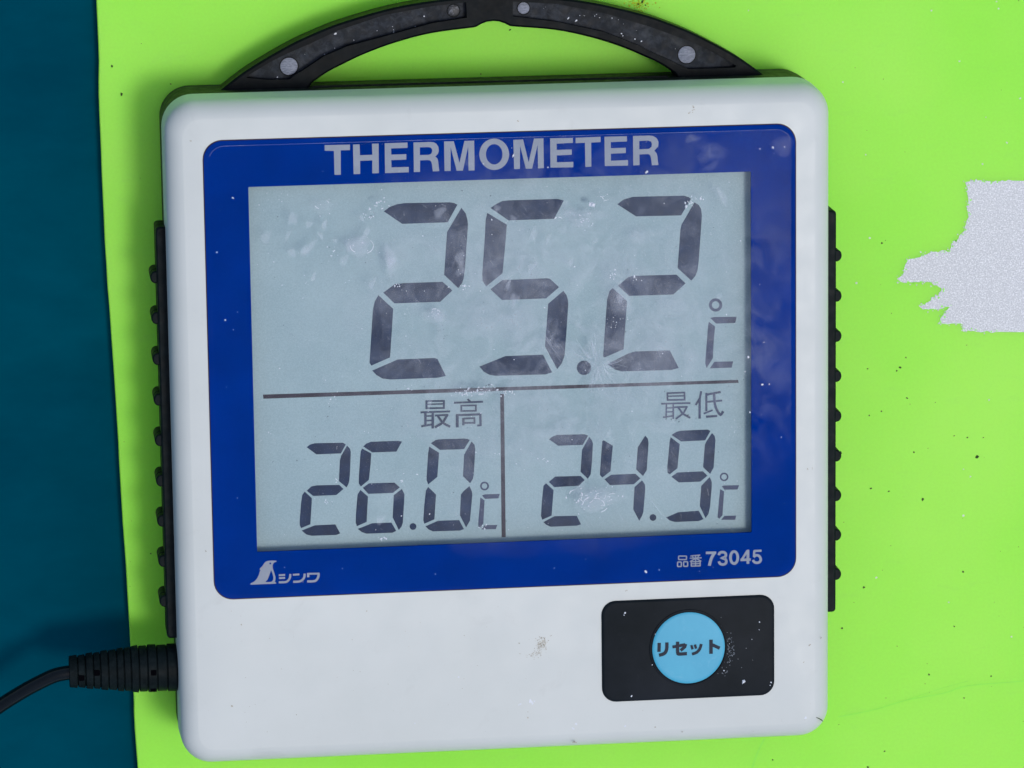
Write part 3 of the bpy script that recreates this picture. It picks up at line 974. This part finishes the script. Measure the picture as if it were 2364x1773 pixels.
for a in ((1806, 337, 26, 26), (1645, 352, 38, 22, 0.2), (1598, 320, 20, 10, 0.1), (1656, 445, 10, 22, 0.5), (1668, 462, 9, 16, 0.5), (1640, 385, 24, 9, 0.5), (825, 568, 30, 26), (1083, 372, 22, 14),
          (905, 600, 26, 48), (1345, 1000, 55, 40), (985, 880, 28, 12), (1345, 500, 52, 26), (1372, 1150, 66, 34), (1000, 730, 34, 20), (1020, 510, 40, 18), (1430, 650, 40, 60), (1380, 720, 26, 60),
          (1480, 560, 40, 40), (745, 475, 34, 20), (1560, 690, 50, 60), (1240, 790, 80, 46), (880, 1140, 60, 30)):
    mark(*a)
mb.build('water_mark', M_MARK, pane)['kind'] = 'stuff'
mb = MB()
for i in range(46):
    u = random.random()
    if u < 0.35:
        x, y = random.gauss(780, 80), random.gauss(530, 70)
    elif u < 0.7:
        x, y = random.gauss(1300, 180), random.gauss(640, 140)
    else:
        x, y = random.uniform(620, 1700), random.uniform(430, 1220)
    if not (600 < x < 1700 and 430 < y < 1220):
        continue
    mark(x, y, random.uniform(5, 20), random.uniform(4, 13), random.uniform(0.6, 1.6))
for a in ((825, 568, 30, 26), (1345, 500, 50, 22), (1372, 1150, 60, 32), (1000, 728, 30, 18), (1110, 903, 60, 10), (900, 600, 14, 40, 0.1), (1380, 838, 34, 26), (1668, 455, 9, 26, 0.45)):
    mark(*a)
mb.build('dried_droplet', M_MARK_LCD, pane)['kind'] = 'stuff'
mb = MB()
for i in range(70):
    a = random.uniform(-0.2, 2.2) if random.random() < 0.6 else random.uniform(-2.6, -1.6)
    r0, r1 = random.uniform(5, 35), random.uniform(35, 90)
    cx, cy = 1378 + random.gauss(0, 5), 838 + random.gauss(0, 6)
    c_, s_ = math.cos(a), math.sin(a)
    pts = [P(cx + c_ * r * 0.8, cy + s_ * r * 0.75 + 4 * math.sin(r * 0.1 + i), ZT) for r in (r0, (r0 + r1) / 2, r1)]
    mb.prism(ribbon(pts, random.uniform(0.8, 2.4) * PXM), ZT + 0.00001, ZT + 0.00008 + i * 1e-6)
for i in range(22):
    x, y = random.gauss(1278, 14), random.gauss(800, 26)
    pts = [P(x + d * 0.8, y + d, ZT) for d in (-9, 0, 9)]
    mb.prism(ribbon(pts, random.uniform(0.6, 1.5) * PXM), ZT + 0.00001, ZT + 0.00008 + i * 1e-6)
for i in range(420):
    x, y = random.uniform(620, 1715), random.uniform(425, 1225)
    if random.random() > 0.35 + 0.65 * min(1.0, max(0.0, (x - 700) / 500)):
        continue
    a = random.gauss(1.1, 0.35)
    ln_ = random.uniform(3, 16)
    pts = [P(x + d * ln_ * math.cos(a) + random.uniform(-1, 1), y + d * ln_ * math.sin(a), ZT) for d in (-0.5, 0, 0.5)]
    mb.prism(ribbon(pts, random.uniform(0.5, 1.3) * PXM), ZT + 0.00001, ZT + 0.00006 + i * 2e-7)
for pts in ([(1502, 1155), (1530, 1190), (1545, 1200)], [(1675, 1206), (1690, 1225), (1694, 1232)], [(948, 722), (952, 745), (953, 770)]):
    mb.prism(ribbon([P(a, b, ZT) for a, b in pts], 1.6 * PXM), ZT + 0.00001, ZT + 0.0001)
mb.build('smear', M_SMEAR, pane)['kind'] = 'stuff'

# ------------------------------------------------------------------ reset button
rx0, rx1, ry0, ry1 = 0.02365, 0.06760, -0.08810, -0.06195
mb = MB()
def brr(i):
    return rrect(rx0 + i, rx1 - i, ry0 + i, ry1 - i, 0.0036 - i * 0.6, 8)
mb.loft([(brr(0), FRONT - 0.0003), (brr(0), FRONT + 0.00015), (brr(0.0002), FRONT + 0.0004), (brr(0.0007), FRONT + 0.00055)])
pad = mb.build('reset_button', M_PAD, root, smooth=35)
pad['label'] = 'black rubber pad with round sky-blue reset button'
ZD = FRONT + 0.00055
cx, cy = P(1589.4, 1495.3, ZD)
R_ = 430 / 5.027 * PXM
mb = MB()
mb.loft([(circle(cx, cy, R_, 64), ZD - 0.0001), (circle(cx, cy, R_, 64), ZD + 0.0002), (circle(cx, cy, R_ - 0.00025, 64), ZD + 0.00032), (circle(cx, cy, R_ - 0.0008, 64), ZD + 0.00036)])
mb.build('button_disc', M_DISC, pad, smooth=40)
mb = MB()
mb.loft([(circle(cx, cy, R_ + 0.0008, 64), ZD - 0.0001), (circle(cx, cy, R_ + 0.00065, 64), ZD + 0.00022), (circle(cx, cy, R_ + 0.00035, 64), ZD + 0.00026), (circle(cx, cy, R_ + 0.0002, 64), ZD - 0.0001)],
        cap_top=False, cap_bottom=False)
mb.build('button_rim', M_PAD, pad, smooth=50)
mb = MB()
for i in range(60):
    a = random.gauss(0.1, 0.35)
    rr = R_ / PXM * random.uniform(1.04, 1.25)
    c = P(1589.4 + rr * math.cos(a), 1495.3 + rr * math.sin(a), ZD)
    mb.prism(blob(c[0], c[1], random.uniform(0.5, 1.6) * PXM, 5, 0.4, random.uniform(1, 2), random.uniform(0, 3)), ZD - 0.00002, ZD + 0.00003 + i * 2e-7)
mb.build('pale_scuffs', M_SALT_DARK, pad)['kind'] = 'stuff'
S_ = ((1370, 1360), 5.027)
ZR = ZD + 0.00042
for items in ([([(764, 625), (761, 728)], 38), ([(853, 620), (850, 700), (822, 748), (762, 768)], 38)],
              [([(918, 672), (1064, 645)], 34), ([(1072, 638), (1060, 672), (1012, 712)], 34), ([(978, 612), (978, 735), (1000, 754), (1085, 748)], 38)],
              [([(1136, 652), (1152, 698)], 28), ([(1178, 645), (1192, 690)], 28), ([(1252, 638), (1234, 695), (1198, 735), (1145, 755)], 32)],
              [([(1365, 588), (1365, 750)], 40), ([(1365, 640), (1465, 686)], 38)]):
    mb = MB()
    strokes(mb, *S_, items, ZR, 0.00008)
    mb.build('button_character', M_NAVY, pad)
mb = MB()
for x, y, r in ((1716, 1574, 5.0), (1753, 1436, 2.4), (1443, 1415, 2.0), (1441, 1420, 1.6), (1671, 1548, 2.0), (1458, 1607, 1.8), (1506, 1535, 1.4), (1515, 1464, 2.2), (1780, 1575, 1.6), (1778, 1582, 1.6)):
    crystal(mb, x, y, r, ZD)
cluster_z = ZD
for i in range(12):
    crystal(mb, random.gauss(1690, 26), random.gauss(1510, 40), random.uniform(0.4, 0.9), ZD)
for i in range(14):
    crystal(mb, random.uniform(1400, 1775), random.uniform(1410, 1605), random.uniform(0.4, 0.9), ZD - 0.0001)
o = mb.build('salt_crystals', M_SALT, pad)
o['kind'] = 'stuff'

# ------------------------------------------------------------------ handle
HZ0, HZ1 = 0.0050, 0.0130
hm = lambda pts: [((x * 1.005 + 0.63) * MM, (y * 1.005 - 1.07) * MM) for x, y in pts]
half_out = [(67.9, 67.6), (61.0, 72.6), (51.2, 78.1), (44.0, 81.3), (37.0, 83.8), (24.5, 87.0), (12.0, 88.7), (0.0, 89.2)]
outer = catmull(half_out + [(-x, y) for x, y in reversed(half_out[:-1])], 5)
half_in = [(-45.2, 68.8), (-41.5, 71.3), (-37.0, 73.5), (-31.5, 75.9), (-24.0, 78.4), (-15.3, 80.4), (-5.0, 81.5)]
inner_l = catmull(half_in, 4)
notch = [(-4.2, 81.65), (-2.9, 82.35), (-1.5, 82.85), (0.0, 83.0), (1.5, 82.85), (2.9, 82.35), (4.2, 81.65)]
inner = inner_l + notch + [(-x, y) for x, y in reversed(inner_l)]
poly = ccw(hm([(68.6, 66.6)] + outer + [(-68.6, 66.6), (-46.6, 66.6)] + inner + [(46.6, 66.6)]))
pocket_l = [(569, 180), (575, 173), (620.8, 144.7), (660, 125), (711, 103), (780, 70.5), (888.5, 34.4), (997, 14.5), (1076, 5.4), (1078, 41), (997, 54), (888.5, 84),
            (801.7, 107), (747.4, 130.5), (707.6, 157.3), (680, 175), (668, 184), (620, 184.5)]
pocket_r = [(1184, 3.6), (1286, 9), (1400, 31.6), (1501, 62), (1602.5, 98.7), (1653, 124), (1700, 152), (1696, 156), (1640, 158.5), (1590, 160), (1552, 142), (1503, 120),
            (1476, 106), (1394.8, 74), (1286, 50.6), (1184, 38)]
pl = [ccw([P(a, b, HZ1) for a, b in q]) for q in (pocket_l, pocket_r)]
mb = MB()
inset = offset(poly, 0.0005)
n0 = len(poly)
mb.loft([(poly, HZ0), (poly, HZ1 - 0.0005), (inset, HZ1)], cap_top=False, cap_bottom=False)
mb.prism(inset, HZ1, HZ1, [])if False else None
top = MB()
top.prism(inset, HZ1 - 0.0028, HZ1, pl)
# keep only the cap and the pocket walls of that prism
ni = len(inset)
ntri = len([f for f in top.f if len(f) == 3])
keep = top.f[:ntri] + top.f[ntri + ni:]
b0 = len(mb.v)
mb.v += top.v
mb.f += [tuple(b0 + i for i in f) for f in keep]
handle = mb.build('handle', M_BLACK, root, smooth=35)
handle['label'] = 'arched black carrying handle with two long pockets'
for q in pl:
    fl = MB()
    fl.prism(offset(q, -0.0002), HZ1 - 0.0030, HZ1 - 0.0024)
    fl.build('pocket_floor', M_POCKET, handle)
ZPF = HZ1 - 0.0024
for x, y, r, mt in ((667, 153, 20, M_PIN), (1046.8, 24.4, 13.5, M_PIN_DARK), (1208.6, 18.6, 13.5, M_PIN), (1585.3, 126, 20, M_PIN)):
    c = P(x, y, ZPF)
    mb = MB()
    mb.loft([(circle(*c, (r + 2.6) * PXM, 28), ZPF - 0.0001), (circle(*c, (r + 2.6) * PXM, 28), ZPF + 0.00002)], cap_bottom=False)
    rg = mb.build('pin_recess', M_BLACK, handle)
    mb = MB()
    mb.loft([(circle(*c, r * PXM, 28), ZPF - 0.0001), (circle(*c, r * PXM, 28), ZPF + 0.00012), (circle(*c, (r - 1.5) * PXM, 28), ZPF + 0.0002)], cap_bottom=False)
    pin = mb.build('pin', mt, handle, smooth=40)
mb = MB()
for x, y, r in ((979, 38, 2.2), (1312, 42, 2.0), (1330, 48, 2.4), (1435, 78, 2.0), (1466, 90, 1.6), (1480, 95, 2.2), (750, 127, 2.4), (774, 78, 2.0), (640, 178, 2.2), (1438, 83, 1.4)):
    crystal(mb, x, y, r, ZPF)
for i in range(22):
    if random.random() < 0.5:
        x = random.uniform(700, 1060)
        y = 128 - (x - 700) * 0.30 + random.gauss(0, 5)
    else:
        x = random.uniform(1200, 1560)
        y = 22 + (x - 1200) ** 2 * 0.00062 + random.gauss(0, 6)
    crystal(mb, x, y, random.uniform(0.5, 1.1), ZPF)
o = mb.build('salt_crystals', M_SALT, handle)
o['kind'] = 'stuff'

# ------------------------------------------------------------------ side grips
GZ0, GZ1 = 0.0125, 0.0235
for side in (-1, 1):
    w = 0.0026 if side < 0 else 0.0030
    xb = side * 0.0822
    xo = xb + side * w
    y0, y1 = (-0.0693, 0.0350) if side < 0 else (-0.0697, 0.0338)
    mb = MB()
    xs = sorted((xb - side * 0.0006, xo))

    def grr(i):
        a = rrect(xs[0], xs[1], y0 + i, y1 - i, 0.0009, 4)
        return [(x - side * i * (1 if (x - xb) * side > 0.0004 else 0), y) for x, y in a]
    mb.loft([(grr(0.0004), GZ0), (grr(0.0), GZ0 + 0.0004), (grr(0.0), GZ1 - 0.0004), (grr(0.0004), GZ1)])
    grip = mb.build('side_grip', M_RUBBER, root, smooth=35)
    # half-round ridge, shared mesh
    me = None
    for i in range(9):
        yc = 0.02215 - i * 0.01028 + (0.0002 if side < 0 else 0.0)
        if me is None:
            mb = MB()
            prof_ = []
            for k_ in range(13):
                a = math.radians(-90 + 180 * k_ / 12)
                prof_.append((side * (0.0016 * math.cos(a) ** 0.8 if abs(math.cos(a)) > 1e-6 else 0.0), 0.00155 * math.sin(a)))
            prof_ = [(-side * 0.0003, -0.00155)] + prof_ + [(-side * 0.0003, 0.00155)]
            prof_ = ccw(prof_)
            cen = [(x * 0.8, y * 0.8) for x, y in prof_]
            mb.loft([(cen, GZ0 - 0.0001), (prof_, GZ0 + 0.0003), (prof_, GZ0 + 0.0064), (cen, GZ0 + 0.0066), (cen, GZ0 + 0.0070), (prof_, GZ0 + 0.0072), (prof_, GZ1 - 0.0012), (cen, GZ1 - 0.0008)])
            r = mb.build('ridge', M_RUBBER, grip, smooth=35)
            me = r.data
        else:
            r = bpy.data.objects.new('ridge', me)
            COL.objects.link(r)
            r.parent = grip
        r.location = (xo, yc, 0)

# ------------------------------------------------------------------ sensor cable with its plug
PZ = 0.0200
plug_y = -0.0777
cable = empty('sensor_cable', (-0.0825, plug_y, 0))
tag(cable, 'black sensor cable with ribbed plug pushed into the thermometer side', 'cable')


def lathe_x(prof_, n=28):
    mb = MB()
    for x, r in prof_:
        for i in range(n):
            a = 2 * math.pi * i / n
            mb.v.append((x, plug_y + r * math.cos(a), PZ + r * math.sin(a)))
    for k_ in range(len(prof_) - 1):
        for i in range(n):
            j = (i + 1) % n
            mb.f.append((k_ * n + i, k_ * n + j, (k_ + 1) * n + j, (k_ + 1) * n + i))
    mb.f.append(tuple(reversed(range(n))))
    mb.f.append(tuple((len(prof_) - 1) * n + i for i in range(n)))
    return mb


def child(o, parent):
    o.parent = parent
    o.matrix_parent_inverse = Matrix.Translation(parent.location).inverted()


bounds = [1130, 1065, 1000, 940, 885, 835, 790, 745, 690, 640, 595, 545, 495, 438]


def wx(zx):
    return P(zx / 2.765, 1545, PZ)[0]


def rad(x):
    u = min(1.0, max(0.0, (x - (-0.1098)) / (-0.0860 + 0.1098)))
    return 0.0039 + (0.0060 - 0.0039) * min(1.0, u / 0.75)


core = lathe_x([(wx(1150), 0.0054), (wx(900), 0.0054), (wx(700), 0.0045), (wx(445), 0.0033)])
o = core.build('plug_core', M_RUBBER, None, smooth=40)
child(o, cable)
for i in range(len(bounds) - 1):
    xa, xb_ = wx(bounds[i]) - 0.00009, wx(bounds[i + 1]) + 0.00009
    ra, rb = rad(xa), rad(xb_)
    if i % 2:
        ra, rb = ra - 0.00018, rb - 0.00018
    m_ = lathe_x([(xa, ra - 0.0008), (xa, ra - 0.0002), (xa - 0.00015, ra), (xb_ + 0.00015, rb), (xb_, rb - 0.0002), (xb_, rb - 0.0012)])
    m_.f = [tuple(reversed(f)) for f in m_.f]
    o = m_.build('plug_rib', M_RUBBER, None, smooth=40)
    child(o, cable)
for zx, zy in ((980, 1045), (980, 1160), (620, 1055), (522, 1090)):
    c = P(zx / 2.765, 1173 + zy / 2.765, PZ + 0.005)
    zz = PZ + math.sqrt(max(1e-7, rad(c[0]) ** 2 - (c[1] - plug_y) ** 2))
    mb = MB()
    mb.loft([(rrect(c[0] - 0.0007, c[0] + 0.0007, c[1] - 0.0007, c[1] + 0.0007, 0.0002, 2), zz - 0.0008), (rrect(c[0] - 0.0007, c[0] + 0.0007, c[1] - 0.0007, c[1] + 0.0007, 0.0002, 2), zz + 0.00006)])
    o = mb.build('plug_slot', simple('deep_black', (0.002, 0.002, 0.003), 0.9, 0.1, 100, 0.0) if 'deep_black' not in bpy.data.materials else bpy.data.materials['deep_black'], None)
    child(o, cable)

path = []
for (zx, zy), z in zip([(520, 1045), (440, 1050), (340, 1072), (200, 1140), (100, 1198), (0, 1262), (-160, 1375), (-400, 1560), (-700, 1800)],
                       [PZ, PZ, PZ - 0.0006, PZ - 0.002, PZ - 0.0035, PZ - 0.005, PZ - 0.008, PZ - 0.014, GROUND_Z + 0.0016]):
    x, y = P(zx / 2.765, 1173 + zy / 2.765, z)
    path.append((x, y, max(z, GROUND_Z + 0.0016)))
path = catmull(path, 8)
mb = MB()
NR, CR = 16, 0.00185
for i, p in enumerate(path):
    a = Vector(path[max(i - 1, 0)])
    b = Vector(path[min(i + 1, len(path) - 1)])
    tdir = (b - a).normalized()
    s1 = tdir.cross(Vector((0, 0, 1))).normalized()
    s2 = s1.cross(tdir)
    for j in range(NR):
        an = 2 * math.pi * j / NR
        v = Vector(p) + (s1 * math.cos(an) + s2 * math.sin(an)) * CR
        mb.v.append(tuple(v))
for i in range(len(path) - 1):
    for j in range(NR):
        k_ = (j + 1) % NR
        mb.f.append((i * NR + j, (i + 1) * NR + j, (i + 1) * NR + k_, i * NR + k_))
o = mb.build('cable_sheath', M_CABLE, None, smooth=60)
child(o, cable)
